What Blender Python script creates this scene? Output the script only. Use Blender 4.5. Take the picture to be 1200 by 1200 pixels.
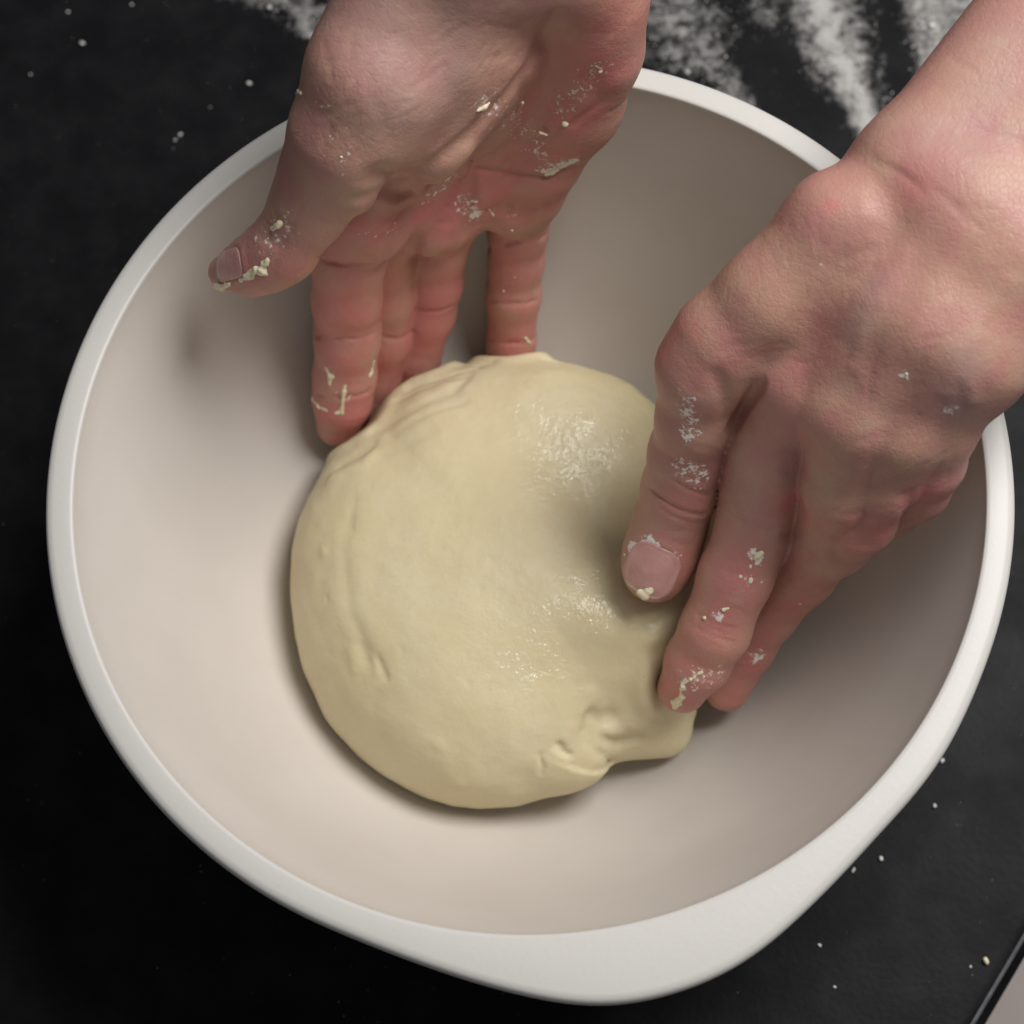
import bpy, math, random
import numpy as np
from mathutils import Matrix, Vector

random.seed(7); rng = np.random.default_rng(7)
scene = bpy.context.scene
for o in list(bpy.data.objects): bpy.data.objects.remove(o, do_unlink=True)
COL = scene.collection
PI = math.pi

# ------------------------------------------------------------------ camera
RIM_Z = .125                                   # height of the bowl's rim above the counter
FPX = 2500.                                    # focal length in pixels of a 1200 px picture (50 mm on 24 mm)
EL, ROLL, DIST = 1.224657, -.0912798, .5706742
BACK = np.array([0, -math.cos(EL), math.sin(EL)])
R0 = np.array([1., 0, 0]); U0 = np.cross(BACK, R0)
RIGHT = math.cos(ROLL)*R0+math.sin(ROLL)*U0
UP = -math.sin(ROLL)*R0+math.cos(ROLL)*U0
CAM = np.array([-.0048685, -.0102503, RIM_Z])+DIST*BACK
cd = bpy.data.cameras.new('camera'); cam = bpy.data.objects.new('camera', cd); COL.objects.link(cam)
cam.matrix_world = Matrix([[RIGHT[i], UP[i], BACK[i], CAM[i]] for i in range(3)]+[[0, 0, 0, 1]])
cd.sensor_width = 24; cd.lens = 50; cd.clip_start = .01; cd.clip_end = 50
cd.dof.use_dof = True; cd.dof.focus_distance = .575; cd.dof.aperture_fstop = 8.0
scene.camera = cam

# ------------------------------------------------------------------ light
world = bpy.data.worlds.new('World'); scene.world = world; world.use_nodes = True
bg = world.node_tree.nodes['Background']
bg.inputs[0].default_value = (.93, .95, 1.0, 1); bg.inputs[1].default_value = .15

def area(name, loc, target, size, power, color):
    l = bpy.data.lights.new(name, 'AREA'); l.shape = 'DISK'; l.size = size; l.energy = power; l.color = color
    o = bpy.data.objects.new(name, l); COL.objects.link(o); o.location = loc
    o.rotation_euler = (Vector(target)-Vector(loc)).to_track_quat('-Z', 'Y').to_euler()
area('ceiling_light', (.50, .25, 1.04), (-.02, 0, .06), .58, 14.2, (1, .985, .965))
scene.view_settings.view_transform = 'Standard'; scene.view_settings.look = 'None'
scene.view_settings.exposure = 0; scene.view_settings.gamma = 1
scene.view_settings.use_curve_mapping = False
scene.render.engine = 'CYCLES'; scene.cycles.max_bounces = 5; scene.cycles.diffuse_bounces = 4; scene.cycles.glossy_bounces = 2; scene.cycles.transmission_bounces = 0

# ------------------------------------------------------------------ helpers
def at(x, y, z):
    """the point at height z seen at picture position (x, y)"""
    d = (x-600)/FPX*RIGHT-(y-600)/FPX*UP-BACK
    return CAM+(z-CAM[2])/d[2]*d

def tag(o, label=None, cat=None, group=None, kind=None):
    for k, v in (('label', label), ('category', cat), ('group', group), ('kind', kind)):
        if v: o[k] = v
    return o

def mesh_obj(name, V, F, m, parent=None, smooth=True, origin=None):
    V = np.asarray(V, float)
    if origin is None: origin = np.zeros(3)
    me = bpy.data.meshes.new(name)
    V = V-origin
    if isinstance(F, np.ndarray):
        n, k = F.shape
        me.vertices.add(len(V)); me.vertices.foreach_set('co', V.astype(np.float32).ravel())
        me.loops.add(n*k); me.loops.foreach_set('vertex_index', F.astype(np.int32).ravel())
        me.polygons.add(n); me.polygons.foreach_set('loop_start', (np.arange(n)*k).astype(np.int32))
        me.update(calc_edges=True); me.validate()
    else:
        me.from_pydata([tuple(v) for v in V], [], [tuple(f) for f in F]); me.update()
    if smooth: me.polygons.foreach_set('use_smooth', np.ones(len(me.polygons), bool))
    if m: me.materials.append(m)
    o = bpy.data.objects.new(name, me); COL.objects.link(o)
    if parent is not None:
        o.parent = parent; o.location = Vector(origin)-parent.location
    else: o.location = origin
    return o

def point_attr(o, name, values):
    a = o.data.attributes.new(name, 'FLOAT', 'POINT'); a.data.foreach_set('value', np.asarray(values, np.float32))

# ---- distance fields on a grid, turned into meshes
BIG = .03
def smin(a, b, k):
    h = np.maximum(k-np.abs(a-b), 0)/k
    return np.minimum(a, b)-h*h*k*.25

class Grid:
    def __init__(s, lo, hi, h):
        s.lo = np.array(lo, float); s.h = h
        s.n = np.ceil((np.array(hi)-s.lo)/h).astype(int)+1
        s.ax = [s.lo[i]+h*np.arange(s.n[i]) for i in range(3)]
    def new(s): return np.full(tuple(s.n), BIG, np.float32)
    def box(s, a, b, pad):
        lo = np.clip(np.floor((np.minimum(a, b)-pad-s.lo)/s.h).astype(int), 0, s.n)
        hi = np.clip(np.ceil((np.maximum(a, b)+pad-s.lo)/s.h).astype(int)+1, 0, s.n)
        return tuple(slice(lo[i], hi[i]) for i in range(3))
    def pts(s, sl):
        return s.ax[0][sl[0]][:, None, None], s.ax[1][sl[1]][None, :, None], s.ax[2][sl[2]][None, None, :]
    def cone_d(s, sl, a, b, ra, rb, flat=None):
        X, Y, Z = s.pts(sl); d = b-a; L = max(d@d, 1e-12)
        t = np.clip(((X-a[0])*d[0]+(Y-a[1])*d[1]+(Z-a[2])*d[2])/L, 0, 1)
        qx, qy, qz = X-a[0]-t*d[0], Y-a[1]-t*d[1], Z-a[2]-t*d[2]
        q2 = qx*qx+qy*qy+qz*qz
        if flat is not None:
            n, sc = flat; qn = qx*n[0]+qy*n[1]+qz*n[2]; q2 = q2+(1/sc**2-1)*qn*qn
        return np.sqrt(q2)-(ra+t*(rb-ra))
    def cone(s, F, a, b, ra, rb, k=.003, flat=None):
        sl = s.box(a, b, max(ra, rb)*1.3+.014)
        F[sl] = smin(F[sl], s.cone_d(sl, a, b, ra, rb, flat).astype(np.float32), k)
    def chain(s, F, pts, k=.003, flat=None):
        for p, q in zip(pts[:-1], pts[1:]): s.cone(F, p[0], q[0], p[1], q[1], k, flat)
    def sample(s, F, P):
        q = (P-s.lo)/s.h; i = np.clip(np.floor(q).astype(int), 0, s.n-2); f = np.clip(q-i, 0, 1); v = 0
        for dx in (0, 1):
            for dy in (0, 1):
                for dz in (0, 1):
                    w = (f[:, 0] if dx else 1-f[:, 0])*(f[:, 1] if dy else 1-f[:, 1])*(f[:, 2] if dz else 1-f[:, 2])
                    v = v+w*F[i[:, 0]+dx, i[:, 1]+dy, i[:, 2]+dz]
        out = ((q < 0) | (q > s.n-1)).any(1)
        return np.where(out, BIG, v)
    def grad(s, F, P):
        g = np.stack([s.sample(F, P+e)-s.sample(F, P-e) for e in np.eye(3)*s.h*1.5], 1)
        return g/np.maximum(np.linalg.norm(g, axis=1, keepdims=True), 1e-9)
    def hit(s, F, px):
        px = np.asarray(px, float).reshape(-1, 2)
        d = ((px[:, :1]-600)/FPX*RIGHT-(px[:, 1:]-600)/FPX*UP-BACK)
        d /= np.linalg.norm(d, axis=1, keepdims=True)
        t = np.full(len(px), .30); done = np.zeros(len(px), bool)
        for _ in range(500):
            v = s.sample(F, CAM+t[:, None]*d); done |= v < 1e-4
            t = np.where(done, t, t+np.clip(v*.6, .0002, .006))
            if done.all() or t.min() > .8: break
        return CAM+t[:, None]*d, done
    def stroke(s, F, P, w, amp):
        """raise (amp > 0) or carve (amp < 0) the surface along a polyline of points"""
        P = [np.asarray(p) for p in P]
        if len(P) == 1: P = [P[0], P[0]+1e-6]
        sl = s.box(np.min(P, 0), np.max(P, 0), 2.6*w)
        D = None; n = len(P)-1
        for i in range(n):
            d = s.cone_d(sl, P[i], P[i+1], 0, 0); D = d if D is None else np.minimum(D, d)
        F[sl] -= (amp*np.exp(-(D/w)**2)).astype(np.float32)
    def mesh(s, F):
        n = F.shape; S = F < 0
        c = np.zeros(tuple(k-1 for k in n), np.uint8)
        for dx in (0, 1):
            for dy in (0, 1):
                for dz in (0, 1): c += S[dx:n[0]-1+dx, dy:n[1]-1+dy, dz:n[2]-1+dz]
        act = np.argwhere((c > 0) & (c < 8)); idx = np.full(c.shape, -1, np.int32)
        idx[act[:, 0], act[:, 1], act[:, 2]] = np.arange(len(act))
        acc = np.zeros((len(act), 3)); cnt = np.zeros(len(act))
        cor = [(x, y, z) for x in (0, 1) for y in (0, 1) for z in (0, 1)]
        val = {q: F[act[:, 0]+q[0], act[:, 1]+q[1], act[:, 2]+q[2]].astype(float) for q in cor}
        for q in cor:
            for a in range(3):
                if q[a]: continue
                r = list(q); r[a] = 1; r = tuple(r); u, v = val[q], val[r]
                m = (u < 0) != (v < 0); t = np.where(m, u/np.where(m, u-v, 1), 0)
                p = np.array(q, float)[None]+t[:, None]*np.eye(3)[a]
                acc += np.where(m[:, None], p, 0); cnt += m
        V = s.lo+s.h*(act+acc/cnt[:, None]); Q = []
        for a in range(3):
            b, cc = (a+1) % 3, (a+2) % 3
            s0 = [slice(None)]*3; s1 = [slice(None)]*3; s0[a] = slice(0, -1); s1[a] = slice(1, None)
            A, B = S[tuple(s0)], S[tuple(s1)]
            e = np.argwhere(A != B); e = e[(e[:, b] > 0) & (e[:, cc] > 0) & (e[:, b] < n[b]-1) & (e[:, cc] < n[cc]-1)]
            inside = A[e[:, 0], e[:, 1], e[:, 2]]; q = []
            for (ob, oc) in ((-1, -1), (0, -1), (0, 0), (-1, 0)):
                w = e.copy(); w[:, b] += ob; w[:, cc] += oc; q.append(idx[w[:, 0], w[:, 1], w[:, 2]])
            q = np.stack(q, 1); q[~inside] = q[~inside][:, ::-1]; Q.append(q)
        return V, np.concatenate(Q)

def poly_dist(V, P):
    P = [np.asarray(p) for p in P]
    if len(P) == 1: return np.linalg.norm(V-P[0], axis=1)
    D = None
    for a, b in zip(P[:-1], P[1:]):
        d = b-a; t = np.clip(((V-a)@d)/max(d@d, 1e-12), 0, 1); r = np.linalg.norm(V-a-t[:, None]*d, axis=1)
        D = r if D is None else np.minimum(D, r)
    return D

_perm = rng.random((64, 64, 64)).astype(np.float32)*2-1
def vnoise(V, scale):
    q = V*scale+100; i = np.floor(q).astype(int); f = q-i; f = f*f*(3-2*f); v = 0
    for dx in (0, 1):
        for dy in (0, 1):
            for dz in (0, 1):
                w = (f[:, 0] if dx else 1-f[:, 0])*(f[:, 1] if dy else 1-f[:, 1])*(f[:, 2] if dz else 1-f[:, 2])
                v = v+w*_perm[(i[:, 0]+dx) % 64, (i[:, 1]+dy) % 64, (i[:, 2]+dz) % 64]
    return v

# ------------------------------------------------------------------ materials
class NT:
    def __init__(s, name):
        s.m = bpy.data.materials.new(name); s.m.use_nodes = True; s.t = s.m.node_tree
        s.b = s.t.nodes['Principled BSDF']; s.out = s.t.nodes['Material Output']
        s.co = s.t.nodes.new('ShaderNodeTexCoord').outputs['Object']
    def n(s, typ, **kw):
        k = s.t.nodes.new('ShaderNode'+typ)
        for a, v in kw.items(): setattr(k, a, v)
        return k
    def link(s, a, b): s.t.links.new(a, b)
    def put(s, sock, v):
        if hasattr(v, 'links') or isinstance(v, bpy.types.NodeSocket): s.link(v, sock)
        else: sock.default_value = v
    def noise(s, scale, detail=3, rough=.5, vec=None, dist=0):
        k = s.n('TexNoise'); k.inputs['Scale'].default_value = scale; k.inputs['Detail'].default_value = detail
        k.inputs['Roughness'].default_value = rough; k.inputs['Distortion'].default_value = dist
        s.link(vec or s.co, k.inputs['Vector']); return k.outputs['Fac']
    def vor(s, scale, feature='F1', vec=None):
        k = s.n('TexVoronoi', feature=feature); k.inputs['Scale'].default_value = scale
        s.link(vec or s.co, k.inputs['Vector']); return k.outputs['Distance']
    def ramp(s, v, a, b, lo=0., hi=1.):
        k = s.n('MapRange', interpolation_type='SMOOTHSTEP'); s.put(k.inputs[0], v)
        for i, q in enumerate((a, b, lo, hi)): k.inputs[i+1].default_value = q
        return k.outputs[0]
    def math(s, op, a, b=0.):
        k = s.n('Math', operation=op); s.put(k.inputs[0], a); s.put(k.inputs[1], b); return k.outputs[0]
    def mix(s, f, a, b):
        k = s.n('Mix', data_type='RGBA'); s.put(k.inputs[0], f)
        for i, v in ((6, a), (7, b)): s.put(k.inputs[i], v if not isinstance(v, tuple) else (*v, 1)[:4])
        return k.outputs[2]
    def attr(s, name):
        k = s.n('Attribute'); k.attribute_name = name; return k.outputs['Fac']
    def bump(s, h, dist, strength=1., prev=None):
        k = s.n('Bump'); k.inputs['Distance'].default_value = dist; k.inputs['Strength'].default_value = strength
        s.link(h, k.inputs['Height'])
        if prev is not None: s.link(prev, k.inputs['Normal'])
        return k.outputs[0]
    def set(s, **kw):
        for k, v in kw.items():
            sock = s.b.inputs[k.replace('_', ' ')]
            if isinstance(v, tuple) and sock.type == 'RGBA': v = (*v, 1)[:4]
            s.put(sock, v)
        return s.m

def mat_skin():
    N = NT('skin')
    base = N.mix(N.attr('tone'), (.49, .285, .205), (.46, .235, .19))
    base = N.mix(N.attr('blotch'), base, (.475, .21, .19))
    base = N.mix(N.math('MULTIPLY', N.ramp(N.noise(300, 3, .7), .35, .68), .34), base, (.47, .212, .18))
    base = N.mix(N.attr('pale'), base, (.51, .335, .25))
    base = N.mix(N.attr('red'), base, (.56, .172, .163))
    vein = N.math('MULTIPLY', N.attr('vein'), .5)
    base = N.mix(vein, base, (.36, .26, .27))
    fl = N.attr('flour')
    g = N.math('MULTIPLY', N.noise(520, 4, .75), 1.1)
    fm = N.ramp(N.math('ADD', g, N.math('MULTIPLY', fl, .42)), .84, .93)
    fm = N.math('MULTIPLY', fm, N.ramp(fl, .02, .3))
    base = N.mix(N.math('MULTIPLY', fm, .92), base, (.88, .85, .78))
    h = N.ramp(N.vor(600, 'DISTANCE_TO_EDGE'), 0, .11)
    b = N.bump(h, .00012, .38); b = N.bump(N.noise(330, 4, .65), .0007, .35, b)
    rough = N.mix(fm, (.47,)*3, (.85,)*3)
    m = N.set(Base_Color=base, Roughness=rough, Normal=b,
              Subsurface_Weight=.26, Subsurface_Scale=.0030, Specular_IOR_Level=.45)
    N.b.inputs['Subsurface Radius'].default_value = (1, .38, .22)
    return m

def mat_nail():
    N = NT('fingernail')
    c = N.mix(N.ramp(N.noise(250, 3), .35, .7), (.62, .345, .31), (.57, .29, .27))
    c = N.mix(N.attr('edge'), c, (.70, .60, .50))
    st = N.n('Mapping'); N.link(N.co, st.inputs[0]); st.inputs['Scale'].default_value = (1, 1, 1)
    return N.set(Base_Color=c, Roughness=N.ramp(N.noise(500, 3), .3, .7, .22, .42), Normal=N.bump(N.noise(600, 3), .0002, .35),
                 Subsurface_Weight=.25, Subsurface_Scale=.002, Specular_IOR_Level=.5)

def mat_dough(scrap=False):
    N = NT('dough_scrap' if scrap else 'dough')
    c = N.mix(N.ramp(N.noise(28, 4, .55), .35, .68), (.615, .53, .325), (.65, .575, .38))
    c = N.mix(N.math('MULTIPLY', N.ramp(N.noise(420, 4, .7), .42, .7), .3), c, (.60, .49, .27))
    if scrap:
        return N.set(Base_Color=(.78, .70, .48), Roughness=.55, Normal=N.bump(N.noise(900, 4), .0005, .6),
                     Subsurface_Weight=.15, Subsurface_Scale=.002)
    speck = N.ramp(N.vor(190), .055, .03)
    keep = N.ramp(N.noise(60, 1), .60, .66)
    c = N.mix(N.math('MULTIPLY', N.math('MULTIPLY', speck, keep), .7), c, (.30, .22, .11))
    wet = N.attr('wet')
    wn = N.math('MULTIPLY', wet, N.ramp(N.noise(150, 2, .6), .36, .62))
    b = N.bump(N.noise(420, 5, .68), .0006, .36)
    rough = .52
    cn = N.bump(N.noise(420, 3, .55), .0008, 1.0); cn = N.bump(N.vor(800), .00025, .8, cn)
    m = N.set(Base_Color=c, Roughness=rough, Normal=b, Subsurface_Weight=.22, Subsurface_Scale=.004, Specular_IOR_Level=.33,
              Coat_Weight=N.math('ADD', wn, .06), Coat_Roughness=N.ramp(wn, 0, .6, .30, .05), Coat_Normal=cn)
    N.b.inputs['Subsurface Radius'].default_value = (1, .7, .35)
    return m

def mat_bowl():
    N = NT('bowl_melamine')
    c = N.mix(N.ramp(N.noise(30, 4), .3, .7), (.59, .543, .498), (.62, .573, .528))
    c = N.mix(N.attr('rim'), c, (.575, .555, .52))
    c = N.mix(N.math('MULTIPLY', N.ramp(N.noise(1500, 2), .62, .72), .25), c, (.5, .44, .37))
    b = N.bump(N.noise(700, 2), .0002, .16)
    return N.set(Base_Color=c, Roughness=.42, Normal=b, Specular_IOR_Level=.4)

def mat_counter():
    N = NT('black_stone_counter')
    c = N.mix(N.ramp(N.noise(60, 5, .6), .35, .75), (.006, .006, .007), (.012, .0118, .013))
    c = N.mix(N.ramp(N.noise(1600, 2), .70, .78), c, (.05, .05, .055))
    # faint film of flour left where the counter was wiped
    film = N.ramp(N.math('ADD', N.math('MULTIPLY', N.attr('film'), 1.0), N.math('MULTIPLY', N.math('SUBTRACT', N.noise(200, 6, .68), .5), 1.9)), .26, 1.25)
    c = N.mix(N.math('MULTIPLY', film, .75), c, (.62, .60, .57))
    r = N.math('ADD', N.ramp(N.noise(25, 4), .3, .7, .42, .54), N.math('MULTIPLY', film, .35))
    return N.set(Base_Color=c, Roughness=r, Normal=N.bump(N.noise(500, 4), .0004, .25), Specular_IOR_Level=.08)

def mat_plain(name, col, rough, noise=60, var=.08):
    N = NT(name)
    c = N.mix(N.ramp(N.noise(noise, 4), .3, .7), tuple(v*(1-var) for v in col), tuple(v*(1+var) for v in col))
    return N.set(Base_Color=c, Roughness=rough, Normal=N.bump(N.noise(noise*6, 3), .0004, .2))

M_SKIN, M_NAIL, M_DOUGH, M_SCRAP, M_BOWL, M_COUNTER = mat_skin(), mat_nail(), mat_dough(), mat_dough(True), mat_bowl(), mat_counter()
M_FLOUR = mat_plain('flour', (.78, .76, .71), .9, 900, .06)

# ------------------------------------------------------------------ counter
def pwl(x, xs, ys): return np.interp(x, xs, ys)

def streak_mask(px, py):
    """flour lying on the counter: list of smeared streaks (picture positions on the counter)"""
    m = np.zeros_like(px)
    for (x0, y0, x1, y1, w, a) in STREAKS:
        d = np.array([x1-x0, y1-y0]); L = d@d
        t = np.clip(((px-x0)*d[0]+(py-y0)*d[1])/L, 0, 1)
        r = np.hypot(px-x0-t*d[0], py-y0-t*d[1])
        m = np.maximum(m, a*np.exp(-(r/w)**4))
    return m
STREAKS = [(700, -160, 805, 40, 60, .55), (790, 30, 868, 120, 20, .62), (760, 10, 800, 70, 30, .5), (840, 60, 885, 135, 12, .5), (948, -20, 1026, 168, 19, 1.05), (915, -150, 985, 70, 46, .72), (870, -60, 900, 20, 24, .5),
           (1018, 40, 1040, 140, 12, .42), (1010, -40, 1022, 40, 14, .3), (1070, -150, 1100, 20, 46, .75), (1085, 10, 1096, 92, 24, .8), (1150, -40, 1190, 40, 50, .8),
           (270, -20, 370, 8, 22, .62), (338, 33, 368, 38, 9, .7), (300, -70, 470, -30, 40, .7)]

def px_of(V):
    d = V-CAM; z = -(d@BACK); return 600+FPX*(d@RIGHT)/z, 600-FPX*(d@UP)/z

def build_counter():
    a = at(1143, 1200, 0)[:2]; b = at(1203, 1098, 0)[:2]     # the straight front edge runs through these
    d = (b-a)/np.linalg.norm(b-a); nrm = np.array([-d[1], d[0]])     # pointing onto the counter
    if nrm@(np.zeros(2)-a) < 0: nrm = -nrm
    nu, nv = 260, 300; us = np.linspace(-.75, .75, nu); vs = np.concatenate([[0], np.linspace(.0012, .95, nv-1)])
    mid = a+d*(d@(-a))
    V = []; Fq = []
    for j, v in enumerate(vs):
        z = -.0012 if j == 0 else 0
        for u_ in us: V.append((*(mid+d*u_+nrm*v), z))
    V = np.array(V)
    q = np.arange(nu*nv).reshape(nv, nu)
    F = np.stack([q[:-1, :-1], q[:-1, 1:], q[1:, 1:], q[1:, :-1]], -1).reshape(-1, 4)
    # orient upward
    e1 = V[F[0, 1]]-V[F[0, 0]]; e2 = V[F[0, 2]]-V[F[0, 0]]
    if np.cross(e1, e2)[2] < 0: F = F[:, ::-1].copy()
    # front face of the slab
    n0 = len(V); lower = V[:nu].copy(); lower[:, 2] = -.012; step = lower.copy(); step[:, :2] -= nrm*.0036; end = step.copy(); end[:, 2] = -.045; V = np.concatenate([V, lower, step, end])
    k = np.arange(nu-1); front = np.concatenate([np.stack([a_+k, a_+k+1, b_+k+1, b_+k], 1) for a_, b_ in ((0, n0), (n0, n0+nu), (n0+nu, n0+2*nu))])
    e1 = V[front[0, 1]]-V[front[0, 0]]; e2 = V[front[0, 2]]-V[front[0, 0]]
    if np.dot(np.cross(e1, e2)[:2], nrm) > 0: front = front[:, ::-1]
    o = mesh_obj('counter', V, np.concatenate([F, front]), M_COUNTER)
    px, py = px_of(V); fm = streak_mask(px, py); fm[:2*nu] = 0; point_attr(o, 'film', fm)
    o.data.materials.append(mat_plain('stone_edge_highlight', (.13, .13, .14), .5, 200, .2))  # lighter grey painted on the chamfer as the highlight the edge would catch
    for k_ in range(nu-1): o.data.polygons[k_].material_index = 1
    tag(o, kind='structure')
    # pale floor far below the front edge
    fl = mesh_obj('floor', [(-3, -3, -.9), (3, -3, -.9), (3, 3, -.9), (-3, 3, -.9)], [(0, 1, 2, 3)],
                  mat_plain('floor_boards', (.62, .52, .47), .5, 6, .1), smooth=False)
    tag(fl, kind='structure')
build_counter()

def build_flour():
    """loose flour grains and small clumps on the counter"""
    V = []; F = []
    base = np.array([(1, 0, 0), (-1, 0, 0), (0, 1, 0), (0, -1, 0), (0, 0, 1), (0, 0, -1)], float)
    tri = [(0, 2, 4), (2, 1, 4), (1, 3, 4), (3, 0, 4), (2, 0, 5), (1, 2, 5), (3, 1, 5), (0, 3, 5)]
    pts = np.stack([rng.uniform(180, 1260, 42000), rng.uniform(-200, 215, 42000)], 1)
    m = streak_mask(pts[:, 0], pts[:, 1])
    keep = (rng.random(len(pts)) < m**1.3*.6) | (rng.random(len(pts)) < .004)
    for (x, y) in pts[keep]:
        p = at(x, y, 0); r = .00016*math.exp(rng.normal(0, .5))
        if rng.random() < .03: r *= 2.2
        s = rng.uniform(.7, 1.3, 3)*r; s[2] *= .7; ang = rng.uniform(0, 6.3); c, sn = math.cos(ang), math.sin(ang)
        if np.hypot(p[0], p[1]) < .105: continue
        W = base*s*(1+rng.uniform(-.25, .25, (6, 1))); W = np.stack([W[:, 0]*c-W[:, 1]*sn, W[:, 0]*sn+W[:, 1]*c, W[:, 2]], 1)+p+(0, 0, s[2]*.8)
        i = len(V); V.extend(W); F.extend([(i+a, i+b, i+c_) for a, b, c_ in tri])
    # sparse dust over the rest of the counter
    for _ in range(350):
        x, y = rng.uniform(-40, 1240), rng.uniform(-40, 1240); p = at(x, y, 0)
        if np.hypot(p[0], p[1]) < .112: continue
        r = rng.uniform(.00006, .00016); i = len(V); V.extend(base*r+p+(0, 0, r)); F.extend([(i+a, i+b, i+c_) for a, b, c_ in tri])
    o = mesh_obj('flour', V, np.array(F), M_FLOUR)
    tag(o, 'white flour dusted and smeared in streaks on the black counter', 'flour', kind='stuff')
build_flour()

# ------------------------------------------------------------------ bowl
ZP = np.array([.008, .0085, .010, .014, .020, .030, .042, .056, .072, .090, .108, .1225])
RP = np.array([.0, .034, .047, .0585, .0685, .0795, .0890, .0975, .1050, .1120, .1182, .1226])
def bowl_r(z): return np.interp(z, ZP, RP)

def build_bowl():
    pts = [at(*p, RIM_Z-.0015) for p in ((430, 1105), (500, 1131), (600, 1162), (650, 1174), (700, 1180), (750, 1175), (800, 1161), (850, 1142), (900, 1108), (950, 1060), (1025, 980), (1100, 895), (1145, 805))]
    ang = np.array([math.atan2(p[1], p[0]) for p in pts]); rad = np.array([math.hypot(p[0], p[1]) for p in pts])
    rad = np.maximum(rad, .1306)
    def Ro(t):
        r = .1306
        for off in (0,):
            tt = (t+PI) % (2*PI)-PI
            r = max(r, np.interp(tt, ang, rad, left=.1306, right=.1306))
        return r
    nt = 288; th = np.linspace(-PI, PI, nt, endpoint=False)
    ro = np.array([Ro(t) for t in th])
    for _ in range(14): ro = .25*np.roll(ro, 1)+.5*ro+.25*np.roll(ro, -1)
    # inside profile bottom to rim
    zz = [.008, .008, .0083, .0092, .011, .0142, .0185, .024, .031, .040, .050, .061, .073, .085, .097, .109, .118, .1215]
    prof = [(0.0012, .008), (.018, .008)]+[(float(bowl_r(z)), z) for z in zz[2:]]
    V = []; rings = []
    def ring(fr):
        rings.append(len(V)); V.extend([(fr(i)[0]*math.cos(th[i]), fr(i)[0]*math.sin(th[i]), fr(i)[1]) for i in range(nt)])
    # smooth the interior profile
    pr = np.array(prof); 
    for _ in range(2): pr[1:-1] = .25*pr[:-2]+.5*pr[1:-1]+.25*pr[2:]
    for r_, z_ in pr: ring(lambda i: (r_, z_))
    for r_, z_ in ((.12262, .1239), (.12275, .12465), (.1231, .12492), (.1239, .125)): ring(lambda i: (r_, z_))
    e = lambda i: ro[i]
    ring(lambda i: (e(i)-.0026, .12495)); ring(lambda i: (e(i)-.0012, .1246)); ring(lambda i: (e(i)-.0004, .1238)); ring(lambda i: (e(i), .1222))
    ring(lambda i: (e(i)-.0002, .1200)); ring(lambda i: (e(i)-.0010, .1188)); ring(lambda i: (.1272+(e(i)-.1306)*.75, .1184)); ring(lambda i: (.1252, .1170))
    for z in (.108, .09, .07, .052, .038, .026, .016, .009, .004): ring(lambda i: (float(bowl_r(max(z, .0086)))+.0048*(1 if z > .012 else 1.0), z))
    ring(lambda i: (.050, .0004)); ring(lambda i: (.046, .0002)); ring(lambda i: (.043, .0016)); ring(lambda i: (.001, .0016))
    F = []
    for a, b in zip(rings[:-1], rings[1:]):
        for i in range(nt): j = (i+1) % nt; F.append((a+i, a+j, b+j, b+i))
    F.append(tuple(rings[0]+i for i in range(nt))[::-1]); F.append(tuple(rings[-1]+i for i in range(nt)))
    o = mesh_obj('mixing_bowl', V, F, M_BOWL)
    vz = np.array(V); point_attr(o, 'rim', ((np.hypot(vz[:, 0], vz[:, 1]) > .1228) | (np.arange(len(V)) > rings[len(pr)])).astype(float))
    import bmesh
    bm = bmesh.new(); bm.from_mesh(o.data); bmesh.ops.recalc_face_normals(bm, faces=bm.faces); bm.to_mesh(o.data); bm.free()
    tag(o, 'large cream mixing bowl with thick pale rim and broad tab handle, holding the dough', 'bowl')
build_bowl()

# ------------------------------------------------------------------ hands
def jt(x, y, z, r, dz=0): return (at(x, y, z+dz), r*.001)

def bisect(A, B):
    return A+(B-A)*.5

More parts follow.
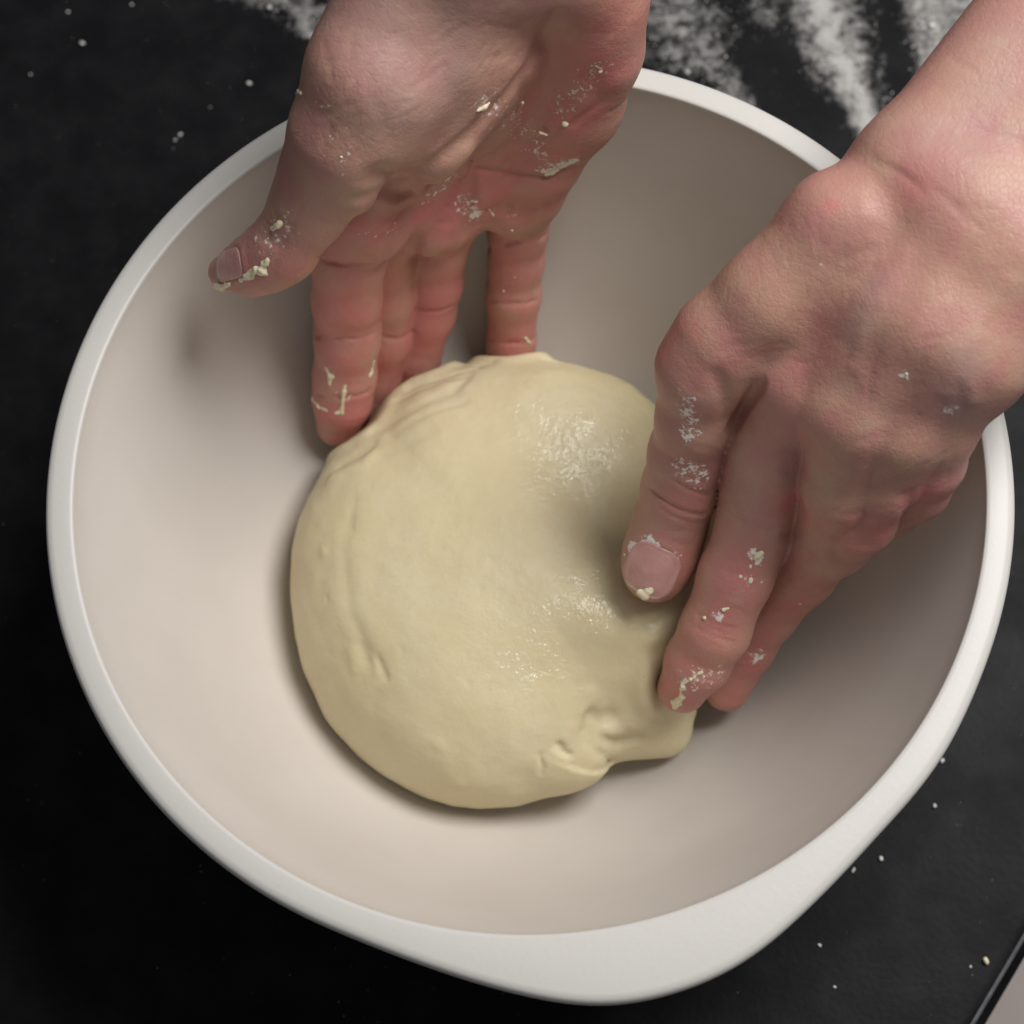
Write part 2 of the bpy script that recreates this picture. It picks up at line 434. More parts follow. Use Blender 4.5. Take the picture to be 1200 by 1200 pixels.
class Hand:
    def __init__(s, lo, hi, h=.0007, dz=0.):
        s.dz = dz; s.g = Grid(lo, hi, h); s.palm = s.g.new(); s.fing = s.g.new(); s.thumb = s.g.new()
    def cap(s, which, pts, k=.004, flat=None):
        s.g.chain(getattr(s, which), [jt(*p, s.dz) for p in pts], k, flat)
    def finger(s, pts, k=.003, flat=None):
        J = [jt(*p, s.dz) for p in pts]; A = np.array([j[0] for j in J]); sl = s.g.box(A.min(0), A.max(0), .032)
        tmp = s.g.new(); s.g.chain(tmp, J, k, flat)
        s.fing[sl] = smin(s.fing[sl], tmp[sl], .0006)
    def merge(s, kf, kt):
        s.F = smin(smin(s.palm, s.fing, kf), smin(s.palm, s.thumb, kt), .0008)
        del s.palm, s.fing, s.thumb
        s.base = s.F.copy()
    def on(s, px):
        P, ok = s.g.hit(s.base, px); return [p for p, k in zip(P, ok) if k]
    def st(s, px, w, amp):
        P = s.on(px)
        if P: s.g.stroke(s.F, P, w*.001, amp*.001)
    def lines(s, n, box, direction, length, w, amp, seed, spread=.35):
        """fine skin lines: short wavering creases inside a region"""
        r = np.random.default_rng(seed)
        for _ in range(n):
            x, y = r.uniform(box[0], box[2]), r.uniform(box[1], box[3]); a = math.radians(direction)+r.normal(0, spread); L = length*r.uniform(.5, 1.3)
            px = [(x+math.cos(a)*L*t+r.normal(0, 2), y-math.sin(a)*L*t+r.normal(0, 2)) for t in (-.5, -.2, .15, .5)]
            P = s.on(px)
            if len(P) == 4 and max(np.linalg.norm(P[k+1]-P[k]) for k in range(3)) < .012: s.g.stroke(s.F, P, w*.001, amp*.001*r.uniform(.5, 1.2))
    def finish(s, label, group, masks):
        V, Q = s.g.mesh(s.F)
        # keep the largest piece's vertices, trim what lies far outside the view
        org = V.mean(0)
        o = mesh_obj('hand', V, Q, M_SKIN, origin=org)
        for name, items in masks.items():
            v = np.zeros(len(V))
            for px, w, a in items:
                P = s.on(px)
                if P: v = np.maximum(v, a*np.exp(-(poly_dist(V, P)/(w*.001))**2))
            point_attr(o, name, np.clip(v, 0, 1))
            if name == 'red': redv = v
        n1 = lambda sc: vnoise(V, sc)+.5*vnoise(V, sc*2.1)+.25*vnoise(V, sc*4.3)
        sm = lambda v, a, b: (lambda t: t*t*(3-2*t))(np.clip((v-a)/(b-a), 0, 1))
        point_attr(o, 'tone', sm(n1(60), -.5, .6)); point_attr(o, 'blotch', .6*sm(n1(130), .0, .8)); point_attr(o, 'pale', .4*sm(n1(105), .25, .95))
        o.data.attributes['red'].data.foreach_set('value', (np.clip(redv, 0, 1)*(.5+.5*sm(n1(120), -.6, .5))).astype(np.float32))
        s.V = V
        return tag(o, label, 'hand', group)

def nail(hand, obj, c_px, tip_px, half_w, half_l, tilt=(0, 0), thick=.00032):
    """a nail plate that follows the fingertip, a little proud of the skin"""
    g = hand.g; (C, T) = hand.on([c_px, tip_px]); N0 = g.grad(hand.base, C[None])[0]
    N0 = N0+tilt[0]*RIGHT+tilt[1]*UP; N0 /= np.linalg.norm(N0)
    ax = T-C; ax -= N0*(ax@N0); ax /= np.linalg.norm(ax); sd = np.cross(N0, ax)
    G = Grid(C-.017, C+.017, .0004); X, Y, Z = np.meshgrid(*G.ax, indexing='ij')
    P = np.stack([X.ravel(), Y.ravel(), Z.ravel()], 1); f = g.sample(hand.F, P)-thick
    q = P-C; u = q@sd; v = q@ax; w = q@N0
    hl = half_l*.001; hw = half_w*.001*(1+.06*v/hl)
    rad = half_w*.001*.72
    du = np.abs(u)-hw+rad; dv = np.abs(v)-hl+rad
    rr = np.hypot(np.maximum(du, 0), np.maximum(dv, 0))+np.minimum(np.maximum(du, dv), 0)-rad
    F = np.maximum(np.maximum(f, -(f+thick+.0007)), rr); F = np.maximum(F, -(w+.009))
    V, Q = G.mesh(F.reshape(X.shape).astype(np.float32))
    o = mesh_obj('fingernail', V, Q, M_NAIL, parent=obj, origin=C)
    vv = (V-C)@ax; point_attr(o, 'edge', np.clip((vv-hl*.80)/(hl*.12), 0, 1))
    return o

def carve_nail(hand, c_px, tip_px, half_w, half_l):
    """the fold of skin around a nail"""
    g = hand.g; (C, T) = hand.on([c_px, tip_px]); N0 = g.grad(hand.base, C[None])[0]
    ax = T-C; ax -= N0*(ax@N0); ax /= np.linalg.norm(ax); sd = np.cross(N0, ax); P = []
    for t in np.linspace(-.9, PI+.9, 22):
        q = C+sd*(half_w+.5)*.001*np.clip(1.15*math.cos(t), -1, 1)-ax*(half_l+.4)*.001*np.clip(1.15*math.sin(t), -1, 1)
        for _ in range(6): q = q-g.grad(hand.base, q[None])[0]*g.sample(hand.base, q[None])[0]
        P.append(q)
    g.stroke(hand.F, P, .0016, .00045)
    P2 = [C+(p-C)*.90 for p in P]
    g.stroke(hand.F, P2, .0008, -.0005)

def scrap(hand, obj, pts, label=None):
    """a smear of dough stuck to the skin: pts = (x, y, radius mm[, lift mm])"""
    C = hand.on([(p[0], p[1]) for p in pts])
    if len(C) < len(pts): return
    C = np.array(C); n = hand.g.grad(hand.F, C)
    C = C+n*np.array([[p[3]*.001 if len(p) > 3 else -.4*p[2]*.001] for p in pts]); R = [p[2]*.001 for p in pts]
    G = Grid(C.min(0)-max(R)*1.5-.001, C.max(0)+max(R)*1.5+.001, max(.00022, min(R)*.3)); F = G.new()
    if len(C) == 1: G.cone(F, C[0], C[0]+1e-5, R[0], R[0]*.9, .0006)
    for i in range(len(C)-1): G.cone(F, C[i], C[i+1], R[i], R[i+1], .0006)
    V, Q = G.mesh(F)
    if len(V) < 8: return
    V = V+(vnoise(V, 900)*.45+vnoise(V, 420)*.65)[:, None]*G.grad(F, V)*np.mean(R)
    o = mesh_obj('dough_scrap', V, Q, M_SCRAP, parent=obj, origin=C.mean(0))
    return o

# ---- the hand whose palm is turned up
def build_palm_hand():
    h = Hand((-.105, .000, .012), (.075, .165, .262), dz=-.0065)
    # fingers: index, middle, ring, little
    h.finger([(420, 222, .139, 11.5), (409, 300, .112, 10.6), (406, 350, .096, 10.1), (407, 395, .081, 9.7), (404, 440, .067, 9.4), (401, 468, .059, 8.9), (396, 497, .049, 7.0)])
    h.finger([(470, 222, .125, 11.3), (449, 298, .095, 10.2), (449, 345, .080, 9.6), (447, 392, .064, 9.5), (436, 440, .049, 8.8), (428, 465, .042, 8.2), (416, 490, .033, 6.2)])
    h.finger([(540, 215, .115, 11), (509, 290, .090, 9.8), (506, 330, .077, 9.3), (498, 364, .066, 9.3), (484, 415, .050, 8.6), (470, 450, .038, 7.8), (460, 475, .030, 6.0)])
    h.finger([(618, 205, .113, 10.0), (607, 268, .090, 9.0), (605, 305, .078, 8.3), (602, 345, .066, 8.2), (599, 400, .049, 7.5), (597, 425, .042, 7.1), (594, 450, .034, 5.6)])
    # palm
    P = lambda *p, k=.009: h.cap('palm', p, k)
    P((424, 215, .141, 12.0), (470, 120, .168, 13), (520, -60, .214, 15))
    P((478, 215, .127, 12.0), (520, 110, .158, 13), (560, -60, .208, 15))
    P((545, 212, .116, 11.6), (585, 100, .150, 13), (610, -60, .202, 15))
    P((618, 200, .114, 10.4), (650, 90, .152, 11.5), (655, -60, .196, 15))
    P((640, 188, .121, 9.6), (672, 120, .143, 12), (690, 55, .165, 13), (690, -10, .183, 14), (670, -70, .200, 15))
    P((560, -60, .206, 19), (600, -190, .236, 22)); P((520, -60, .210, 18), (560, -190, .240, 21)); P((650, -60, .202, 17), (650, -190, .234, 20))
    # pads at the root of the fingers
    P((430, 262, .131, 9.5), (440, 268, .127, 9.0), k=.007); P((500, 262, .112, 9.5), (515, 262, .108, 9), k=.007); P((600, 240, .106, 9.2), (622, 232, .107, 8.4), k=.007)
    # ball of the thumb
    P((500, 60, .190, 16), (450, 110, .185, 15.5), k=.010)
    P((560, 60, .178, 15), (500, 150, .166, 13), k=.010)
    h.cap('thumb', [(470, -10, .205, 16.5), (432, 85, .194, 15.6), (405, 160, .180, 14.4), (381, 205, .168, 11.6), (362, 242, .159, 9.9), (332, 290, .148, 8.9), (312, 304, .143, 8.1), (293, 313, .138, 7.0), (265, 319, .132, 5.0)], .005)
    h.cap('thumb', [(450, 100, .190, 15), (425, 170, .176, 12.5)], .008)
    h.merge(.0045, .0045)
    S = h.st
    # ---- creases and folds of the palm
    S([(444, 212), (458, 215), (474, 214)], 4.4, -3.2); S([(420, 232), (447, 228), (470, 228)], 2.2, -1.2)
    S([(446, 205), (480, 205), (512, 190), (548, 160), (590, 118), (632, 66), (650, 20)], 2.4, -1.9)
    S([(446, 205), (480, 205), (512, 190), (548, 160), (590, 118), (632, 66)], .8, -.7)
    S([(418, 243), (450, 237), (490, 226), (520, 205), (545, 180)], 3.2, 1.3)
    S([(556, 190), (552, 220), (549, 248)], 1.3, -1.5); S([(560, 198), (600, 205), (640, 208), (672, 196)], 1.1, -1.4)
    S([(640, 130), (665, 110), (690, 100), (706, 118)], 4, -1.0); S([(672, 146), (690, 132), (706, 122)], 1.0, -.9)
    S([(612, 95), (622, 140), (612, 168)], 2.5, -1.3); S([(640, 60), (640, 110), (620, 165)], 5, -1.6)
    S([(700, 60), (712, 20)], 9, .9); S([(575, 230), (620, 226), (650, 222)], 5, 1.3)
    S([(480, 258), (500, 262)], 5, .8); S([(415, 268), (440, 262)], 5, .9)
    S([(545, 215), (540, 245), (547, 272)], 2.2, -1.4)
    # light folds running down the ball of the thumb
    for (a, b) in (((470, 40), (478, 100)), ((500, 90), (504, 130)), ((430, 90), (446, 150)), ((540, 60), (530, 110)), ((590, 20), (560, 70))):
        S([a, ((a[0]+b[0])/2+3, (a[1]+b[1])/2), b], 2.2, -.22)
    S([(392, 150), (402, 118), (420, 95)], 6, .35); S([(436, 158), (448, 178), (444, 192)], 5, .4)
    # finger creases
    S([(378, 305), (408, 310), (436, 309)], .75, -1.1); S([(372, 300), (392, 307)], .7, -.6)
    S([(368, 393), (404, 397), (440, 391)], .75, -.9); S([(368, 388), (404, 390), (438, 386)], 2.6, -.5)
    S([(372, 462), (404, 465), (434, 458)], .75, -.8)
    S([(452, 396), (466, 398), (484, 390)], .75, -.9); S([(490, 363), (510, 365), (530, 360)], .75, -1.0)
    S([(572, 290), (600, 284), (640, 276)], .9, -.9); S([(573, 352), (600, 356), (628, 352)], .75, -.7); S([(572, 398), (600, 402), (626, 398)], .75, -.7)
    S([(385, 345), (388, 360)], 6, .5); S([(400, 430)], 7, .6); S([(452, 300), (450, 275)], 2, -.7); S([(489, 303), (486, 280)], 2.2, -1.2)
    # wrinkles over the thumb's joint
    for d in (-9, -3, 3, 9, 15): S([(309+d*.8, 264-d*.9), (319+d*.8, 274-d*.9), (332+d*.6, 280-d*1.0)], .9, -.6)
    S([(350, 300), (372, 285), (395, 262)], 5, .6)
    h.lines(26, (380, 20, 620, 190), 50, 40, .85, -.22, 1); h.lines(20, (560, 20, 730, 190), 20, 36, .85, -.25, 2); h.lines(22, (410, 230, 650, 280), 15, 34, .8, -.25, 3)
    h.lines(14, (540, 150, 660, 250), 80, 34, .85, -.28, 4); h.lines(12, (372, 310, 440, 500), 0, 40, .8, -.15, 5, .2); h.lines(8, (300, 240, 380, 320), 60, 30, .8, -.2, 6); h.lines(16, (420, 215, 560, 275), 70, 28, .8, -.22, 7)
    carve_nail(h, (266, 310), (251, 316), 4.3, 7.0)
    red = [([(420, 275), (470, 265), (560, 240), (640, 225)], 17, .85), ([(405, 340), (404, 500)], 13, .85), ([(455, 320), (455, 440)], 12, .8), ([(510, 310), (500, 400)], 12, .85),
           ([(606, 300), (600, 400)], 10, .7), ([(650, 190), (690, 110), (725, 30)], 13, .8), ([(575, 200), (640, 200)], 12, .75), ([(300, 320), (350, 310)], 8, .55), ([(680, 60), (640, 130)], 10, .7)]
    flour = [([(570, 120), (600, 140), (620, 165), (640, 190)], 7, .6), ([(545, 240), (555, 255)], 5, .8), ([(430, 275), (470, 262)], 6, .45), ([(306, 286), (330, 272)], 7, .6), ([(330, 245)], 5, .6), ([(640, 200), (672, 190)], 4, .9),
             ([(380, 120), (400, 180)], 10, .45), ([(600, 250), (560, 260)], 6, .5), ([(405, 470)], 6, .6), ([(660, 130), (700, 80)], 7, .6), ([(600, 325)], 5, .5), ([(500, 235), (530, 205)], 5, .6), ([(460, 215), (510, 200)], 4, .5)]
    vein = [([(450, 20), (470, 120)], 12, .7), ([(540, 20), (520, 110)], 14, .6), ([(600, 10)], 14, .5)]
    o = h.finish('bare hand with its palm turned up and thumb spread, fingers reaching behind the dough', "baker's two hands", {'red': red, 'flour': flour, 'vein': vein})
    nail(h, o, (266, 310), (251, 316), 4.3, 7.0)
    for p in ([(282, 327, .8), (294, 322, 1.2), (306, 315, 1.0), (313, 305, .7)], [(300, 318, 1.4), (310, 318, 1.2)], [(318, 268, .8), (327, 263, .7)],
              [(270, 331, .7, .2), (261, 334, .8, .6), (256, 332, .7, 1.0)] , [(366, 468, 1.3), (372, 476, .9), (384, 482, .7), (400, 484, .8)], [(404, 452, .5), (402, 468, .6), (400, 482, .7)],
              [(383, 432, .8), (388, 440, .9), (387, 450, .5)], [(438, 424, .5), (436, 436, .8), (434, 440, .7)], [(640, 205, .4), (648, 203, .6), (654, 199, .4)], [(662, 194, .5), (668, 190, .5)],
              [(556, 237, .5), (562, 234, .5)], [(572, 244, .45), (578, 252, .4)], [(632, 156, .6), (640, 159, .5)], [(662, 146, .6)], [(560, 130, .5), (568, 126, .5), (574, 121, .35)],
              [(350, 107, .7)], [(353, 109, .6)], [(697, 75, .9), (704, 82, .9)], [(613, 121, .4)], [(400, 184, .4)], [(620, 402, .5), (616, 396, .5)], [(590, 341, .45)], [(600, 270, .4)]):
        scrap(h, o, p)
    return h, o

# ---- the hand seen from its back
def build_back_hand():
    h = Hand((-.005, -.085, .025), (.165, .125, .240))
    h.finger([(938, 450, .146, 12.0), (908, 540, .122, 11.2), (887, 612, .102, 10.8), (862, 675, .091, 10.2), (838, 738, .079, 9.8), (818, 775, .069, 9.2), (800, 806, .058, 7.4)])
    h.cap('fing', [(905, 500, .128, 9.5), (888, 560, .111, 9)], .006)
    h.finger([(1000, 490, .151, 12), (988, 565, .128, 11.2), (974, 622, .105, 10.8), (940, 668, .083, 9.8), (898, 716, .062, 9.2), (875, 756, .049, 8.4), (852, 806, .036, 7.0)])
    h.finger([(1055, 503, .150, 11.2), (1034, 556, .132, 10.8), (1006, 604, .116, 10.4), (980, 634, .102, 9.4), (950, 660, .085, 8.6), (925, 684, .062, 7.0)])
    h.finger([(1098, 500, .147, 10), (1090, 540, .135, 9.0), (1074, 572, .123, 8.6), (1045, 594, .110, 7.8), (1010, 616, .094, 7), (980, 636, .08, 6)])
    P = lambda *p, k=.009: h.cap('palm', p, k)
    P((942, 445, .147, 12.0), (1010, 330, .165, 13.6), (1084, 215, .177, 16.5))
    P((1002, 480, .151, 12.0), (1062, 370, .168, 14), (1125, 245, .177, 17))
    P((1055, 494, .151, 11.2), (1110, 400, .168, 13.8), (1165, 275, .176, 17))
    P((1098, 495, .148, 9.8), (1146, 415, .165, 12.4), (1203, 318, .174, 16.5))
    P((1084, 203, .177, 17.5), (1290, -30, .182, 22)); P((1143, 257, .177, 18.5), (1360, 30, .182, 24)); P((1202, 311, .174, 17.5), (1420, 90, .180, 23))
    P((1000, 280, .167, 15), (1084, 215, .172, 16)); P((985, 370, .154, 12), (1040, 300, .166, 14)); P((1030, 430, .158, 12), (1090, 330, .168, 14))
    # flesh between thumb and index, heel of the hand underneath
    P((930, 400, .146, 11), (960, 330, .160, 13), k=.011); P((905, 425, .139, 9), (930, 440, .139, 10), k=.010)
    P((1040, 470, .135, 10), (1090, 380, .155, 12), k=.010)
    h.cap('thumb', [(1010, 262, .174, 15), (985, 268, .173, 14.6), (905, 350, .160, 13.8), (850, 400, .149, 13.4), (826, 432, .142, 12.4), (815, 490, .127, 10.2), (806, 530, .113, 10.2), (797, 572, .101, 10.2), (785, 615, .090, 10.1), (774, 650, .084, 10.1), (768, 668, .081, 9.3)], .004)
    h.merge(.0055, .0040)
    S = h.st
    # web fold and gap between thumb and index
    S([(888, 456), (872, 478), (858, 500)], 1.7, -2.2); S([(894, 448), (884, 462), (870, 482)], .9, -1.2); S([(840, 440), (850, 470), (853, 490)], 2.2, -.8)
    # tendons and hollows
    S([(1085, 250), (1030, 350), (960, 440), (930, 500)], 5.5, .6); S([(1120, 280), (1075, 380), (1020, 480), (1000, 560)], 5.2, .7); S([(1150, 310), (1120, 400), (1075, 490), (1050, 550)], 5, .6)
    S([(1010, 430), (980, 480), (955, 560)], 6, -.4); S([(1070, 440), (1055, 480), (1030, 540)], 5, -.5);
    S([(980, 280), (978, 300), (974, 312)], 4.5, -.35); S([(940, 235), (965, 250)], 9, .2)
    S([(1010, 250), (950, 330), (880, 400)], 3.5, .5)
    S([(1190, 170), (1120, 155), (1060, 165)], 5, -.6); S([(1200, 165), (1130, 150)], .9, -.3)
    # veins
    S([(1180, 330), (1120, 420), (1110, 460)], 2.2, .5); S([(1060, 300), (1010, 390), (1000, 430)], 2, .35); S([(1145, 400), (1130, 440), (1140, 470)], 2, .5)
    # knuckles
    S([(890, 606)], 8, .8); S([(985, 612)], 8, 1.0); S([(1035, 600)], 8, .9); S([(1085, 572)], 7, .8); S([(938, 590), (930, 625)], 3, -.8); S([(1010, 600), (1012, 640)], 3, -.9); S([(1062, 580), (1066, 612)], 2.5, -1.2)
    for i, d in enumerate((-9, -3, 4, 10)): S([(862+d*.3, 596+d), (885+d*.3, 606+d), (905, 616+d)], .8, -.32)
    for d in (-6, 0, 7): S([(818, 728+d*1.2), (838, 738+d*1.2), (860, 744+d*1.2)], .7, -.35)
    for d in (-7, 0, 6): S([(962, 612+d), (985, 628+d), (1005, 634+d)], .8, -.3)
    # thumb joint creases
    S([(765, 574), (785, 590), (806, 600), (826, 602)], .75, -.9); S([(790, 562), (812, 574), (830, 580)], .65, -.6); S([(778, 550), (800, 556), (828, 566)], .8, -.35); S([(775, 596), (800, 610), (824, 612)], .7, -.35)
    S([(790, 540), (810, 545), (832, 552)], .7, -.3); S([(770, 565), (800, 580), (826, 588)], 6, .5)
    S([(800, 470), (806, 520)], 4, .35); S([(782, 425)], 8, .25)
    h.lines(22, (860, 260, 1060, 440), 40, 40, .85, -.16, 11); h.lines(24, (980, 380, 1130, 560), 40, 36, .85, -.16, 12); h.lines(18, (850, 560, 960, 720), 155, 36, .8, -.18, 13, .25)
    h.lines(14, (780, 500, 840, 640), 165, 36, .8, -.18, 14, .2); h.lines(14, (960, 580, 1080, 650), 160, 30, .8, -.2, 15, .3); h.lines(14, (1040, 60, 1200, 260), 150, 60, .9, -.16, 16, .25); h.lines(10, (800, 700, 880, 800), 160, 30, .8, -.16, 17, .25)
    carve_nail(h, (761, 671), (749, 701), 7.7, 8.4)
    red = [([(925, 590), (940, 605)], 8, .8), ([(1000, 625), (1040, 620)], 9, .8), ([(1085, 580)], 8, .8), ([(880, 640), (800, 800)], 11, .55), ([(940, 690), (850, 820)], 9, .7), ([(770, 680), (800, 660)], 8, .5), ([(790, 400), (820, 420)], 10, .4), ([(974, 241)], 1.8, .95), ([(1085, 205), (1075, 210)], 7, .5), ([(800, 590)], 8, .45), ([(900, 520), (960, 420)], 14, .25), ([(792, 815)], 8, .8)]
    flour = [([(884, 648), (887, 658)], 3, .95), ([(876, 680)], 2.4, .85), ([(806, 470), (808, 510)], 4, .8), ([(800, 545), (820, 560)], 6, .75), ([(842, 722)], 3, .9), ([(840, 790), (800, 800)], 6, .7), ([(885, 770)], 5, .8), ([(1060, 440)], 2.5, .9), ([(1112, 480)], 3, .8), ([(738, 640), (762, 634), (792, 652)], 2.2, .95), ([(960, 300)], 4, .5), ([(900, 690)], 9, .35)]
    vein = [([(1190, 60), (1120, 160)], 14, .5), ([(1130, 420), (1120, 480)], 5, .7), ([(1000, 400), (1030, 330)], 4, .45), ([(870, 560), (880, 640)], 10, .4)]
    o = h.finish('bare hand seen from its back with forearm, thumb and fingertips pressing into the dough', "baker's two hands", {'red': red, 'flour': flour, 'vein': vein})
    nail(h, o, (761, 671), (749, 701), 7.7, 8.4)
    for p in ([(748, 693, .7, .4), (756, 695, 1.3, .5), (763, 689, .8, .4)], [(822, 788, .7), (810, 796, .8), (800, 804, .9), (799, 816, .8), (793, 824, 1.2), (791, 830, 1.0)], [(885, 655, 1.0), (892, 648, .8)], [(880, 664, .7)], [(879, 681, 1.0)], [(868, 676, .6)],
              [(826, 724, .7)], [(848, 715, .5), (854, 713, .4)], [(806, 500, .7), (808, 508, .6)], [(798, 786, .35)], [(812, 780, .3)], [(938, 708, .6)], [(727+5, 650, .4)], [(788, 822, .3)], [(1062, 438, .5)]):
        scrap(h, o, p)
    return h, o

hand_a, obj_a = build_palm_hand()
hand_b, obj_b = build_back_hand()

# ------------------------------------------------------------------ dough
def build_dough():
    outline = [(600, 413), (650, 412), (700, 420), (750, 440), (785, 480), (808, 540), (818, 600), (820, 700), (806, 790), (806, 830), (800, 846), (775, 862), (735, 878), (712, 892), (690, 912), (650, 935), (600, 948), (560, 950), (510, 942), (460, 920), (420, 890), (390, 855), (365, 810), (345, 750), (338, 700), (336, 650), (345, 605), (358, 575), (375, 545), (400, 520), (430, 490), (455, 455), (480, 435), (530, 420), (570, 414)]
    cx, cy = at(578, 680, .040)[:2]; A = []; Rr = []
    for (x, y) in outline:
        z = .036
        p = at(x, y, z); t = math.atan2(p[1]-cy, p[0]-cx); p = at(x, y, .036+.009*math.sin(t)); A.append(math.atan2(p[1]-cy, p[0]-cx)); Rr.append(math.hypot(p[0]-cx, p[1]-cy)*.985)
    A = np.array(A); Rr = np.array(Rr); i = A.argsort(); A, Rr = A[i], Rr[i]
    A = np.concatenate([A-2*PI, A, A+2*PI]); Rr = np.tile(Rr, 3)
    g = Grid((-.092, -.088, .006), (.062, .100, .084), .0008)
    X, Y, Z = np.meshgrid(*g.ax, indexing='ij')
    th = np.arctan2(Y-cy, X-cx); rho = np.hypot(X-cx, Y-cy); R = np.interp(th, A, Rr); z0 = .034
    hh = np.where(Z > z0, .040, .030); e = 2.15
    q = ((rho/R)**e+(np.abs(Z-z0)/hh)**e)**(1/e)
    F = ((q-1)*np.where(q > .3, .038, .03)).astype(np.float32)
    # lobe folded over beside the fingertips
    def blob(x, y, z, r, r2, k, x2=None, y2=None, z2=None):
        nonlocal F
        a = at(x, y, z); b = at(x2, y2, z2) if x2 else a+1e-5
        sl = g.box(a, b, .03); F[sl] = smin(F[sl], g.cone_d(sl, a, b, r, r2).astype(np.float32), k)
    blob(735, 850, .030, .0085, .0075, .007, 778, 856, .028); blob(668, 872, .040, .010, .008, .010)
    blob(758, 712, .050, .019, .016, .018, 752, 745, .044); blob(785, 640, .050, .018, .018, .018)
    base = F.copy()
    def on(px):
        P, ok = g.hit(base, px); return [p for p, k in zip(P, ok) if k]
    def S(px, w, amp): g.stroke(F, on(px), w*.001, amp*.001)
    S([(650, 540), (690, 590), (725, 640)], 13, -2.6); S([(700, 570), (745, 610)], 11, -1.6); S([(660, 710), (700, 725)], 14, 1.4); S([(680, 490), (640, 470)], 12, 1.0)
    # crescent fold on the left and the little tears in it
    S([(407, 610), (404, 660), (409, 715), (425, 750), (445, 790)], 2.2, -.30); S([(398, 640), (399, 700), (412, 745)], 4.5, .35); S([(418, 650), (420, 700), (440, 745)], 4.5, .5)
    S([(442, 772), (447, 782), (452, 794)], .9, -1.0); S([(437, 772), (441, 788)], 1.4, .35); S([(412, 765), (414, 785)], 2.4, .35); S([(422, 758), (428, 775)], 1.4, -.4)
    # wrinkles by the fingertips of the far hand
    S([(440, 505), (480, 480), (530, 458), (545, 446)], 1.8, -.55); S([(470, 500), (510, 480), (545, 470)], 1.2, -.5); S([(450, 530), (500, 505)], 2.2, -.35); S([(465, 470), (500, 452), (550, 440)], 1.6, -.45); S([(480, 455), (520, 442), (560, 432)], 1.2, -.6)
    S([(400, 545), (440, 520)], 2.6, -.6); S([(390, 560), (425, 545), (445, 515)], 2.0, .5); S([(560, 428), (610, 424), (660, 424)], 1.5, -.6)
    S([(415, 585), (411, 612)], 1.4, -.25)
    # folds of the lobe
    S([(694, 842), (703, 846), (712, 842)], 2.6, -1.5); S([(690, 856), (704, 866), (728, 868), (750, 864)], 1.8, -1.0); S([(688, 838), (686, 856)], 1.8, -.6); S([(664, 862), (670, 852)], 2.4, .6); S([(716, 856), (750, 850), (785, 845)], 4, .8)
    S([(712, 892), (700, 880), (690, 868)], 1.6, -.9); S([(655, 872), (660, 882), (666, 884)], 1.0, -1.3); S([(632, 884), (636, 897), (634, 904)], .8, -.6); S([(648, 884), (660, 888)], 1.4, .9)
    S([(690, 850), (684, 832), (690, 815)], 3, .7); S([(770, 770), (778, 800), (782, 830)], 4, -1.2); S([(755, 790), (760, 830)], 6, .8)
    for (x, y) in ((562, 690), (467, 627), (412, 618), (548, 800), (381, 640), (575, 655), (383, 700), (520, 540), (500, 610), (470, 760), (560, 520)): S([(x, y), (x+1.0, y+3)], .7, -.35)
    for (x, y) in ((515, 872), (380, 645), (540, 915)): S([(x, y)], 1.6, .6)
    # gentle unevenness everywhere
    sl = np.argwhere(np.abs(F) < .004); P = g.lo+g.h*sl
    dv = .0010*vnoise(P, 32)+.00028*vnoise(P, 100)+.00010*vnoise(P, 260)
    F[sl[:, 0], sl[:, 1], sl[:, 2]] += dv.astype(np.float32)
    # lies in the bowl
    wall = np.hypot(X, Y)-bowl_r(Z)+.0006
    F = np.maximum(F, wall*.85); F = np.maximum(F, .0088-Z)
    # pressed in where the hands hold it
    near = np.argwhere(np.abs(F) < .012); P = g.lo+g.h*near
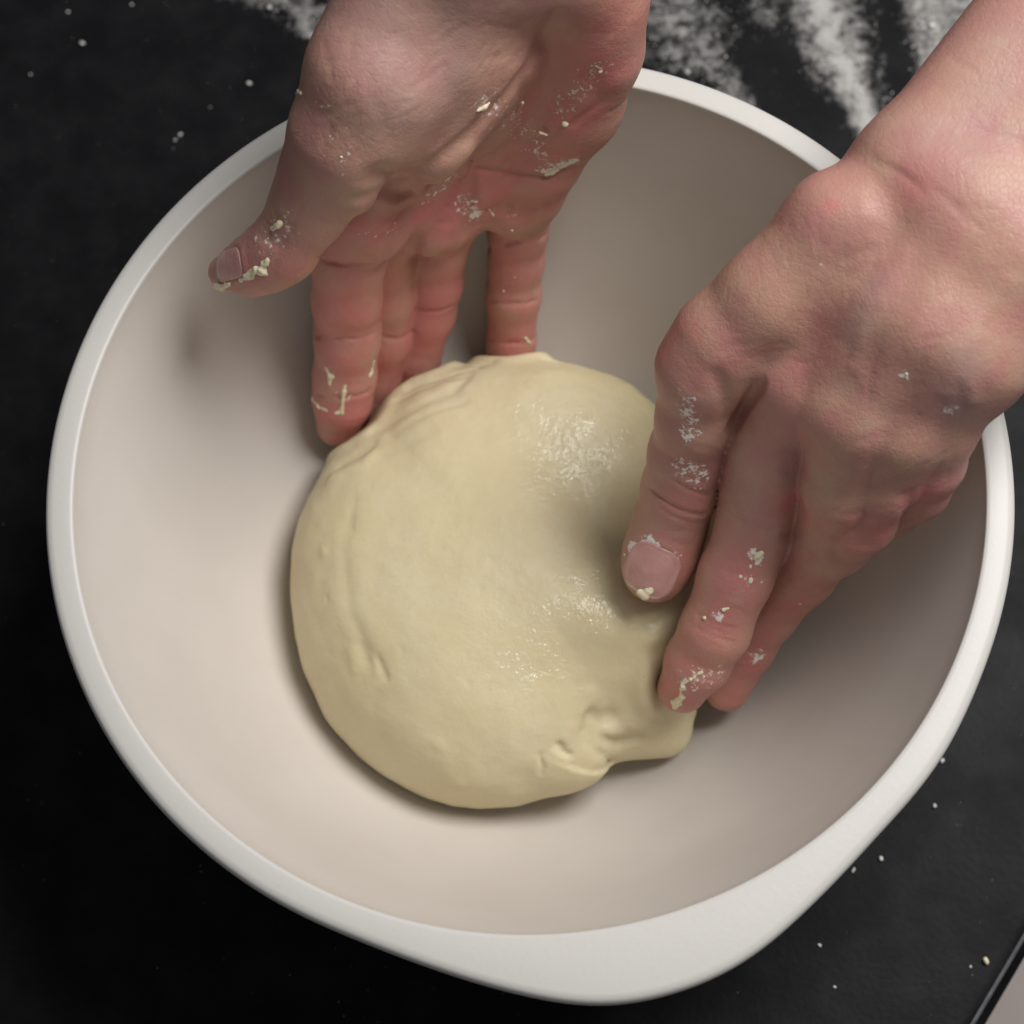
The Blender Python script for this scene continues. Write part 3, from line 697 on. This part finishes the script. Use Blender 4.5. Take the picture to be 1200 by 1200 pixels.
    for h in (hand_a, hand_b):
        d = h.g.sample(h.F, P)
        ix = tuple(near.T)
        bulge = .0011*np.exp(-((d-.004)/.003)**2)
        F[ix] = np.maximum(F[ix]-bulge, -(d-.0004))
    V, Q = g.mesh(F.astype(np.float32))
    org = np.array([cx, cy, .0088])
    o = mesh_obj('dough_ball', V, Q, M_DOUGH, origin=org)
    wet = np.zeros(len(V))
    for px, w, a in (([(640, 480), (690, 520), (660, 545)], 11, 1.), ([(720, 480), (735, 520)], 10, .8), ([(675, 730), (725, 700)], 14, 1.), ([(620, 780), (655, 795)], 11, 1.), ([(665, 860), (700, 830)], 8, .7), ([(640, 740), (680, 760)], 9, .7)):
        wet = np.maximum(wet, a*np.exp(-(poly_dist(V, on(px))/(w*.001))**2))
    point_attr(o, 'wet', wet)
    tag(o, 'smooth pale yellow ball of bread dough resting in the bowl under both hands', 'dough')
    return V
dough_v = build_dough()

# ------------------------------------------------------------------ crumbs on the counter
def crumb(x, y, r, label, m=M_FLOUR):
    p = at(x, y, 0); G = Grid(p-2*r, p+2*r, r*.3); F = G.new()
    for _ in range(4):
        c = p+rng.uniform(-.5, .5, 3)*r+(0, 0, r*.62); G.cone(F, c, c+rng.uniform(-.4, .4, 3)*r, r*.62, r*.5, r*.3)
    V, Q = G.mesh(F); V[:, 2] += .0001-V[:, 2].min()
    tag(mesh_obj('crumb', V, Q, m, origin=np.array([p[0], p[1], 0])), label, 'crumb', 'crumbs scattered on the counter')
for (x, y, r) in ((155, 6, .0006), (97, 52, .0008), (292, 99, .0008), (212, 160, .0007), (206, 165, .0005), (80, 15, .0005), (36, 88, .0004)):
    crumb(x, y, r, 'tiny white flour crumb on the black counter beside the upturned palm')
for (x, y, r) in ((1104, 893, .0008), (1032, 1007, .0008), (1000, 1020, .0006), (1137, 1133, .0004), (960, 1108, .0005), (1095, 945, .0006), (978, 1157, .0005)):
    crumb(x, y, r, 'tiny white flour crumb on the counter by the tab handle')
crumb(1156, 1126, .0011, 'tiny yellow dough crumb near the edge of the counter', M_SCRAP)
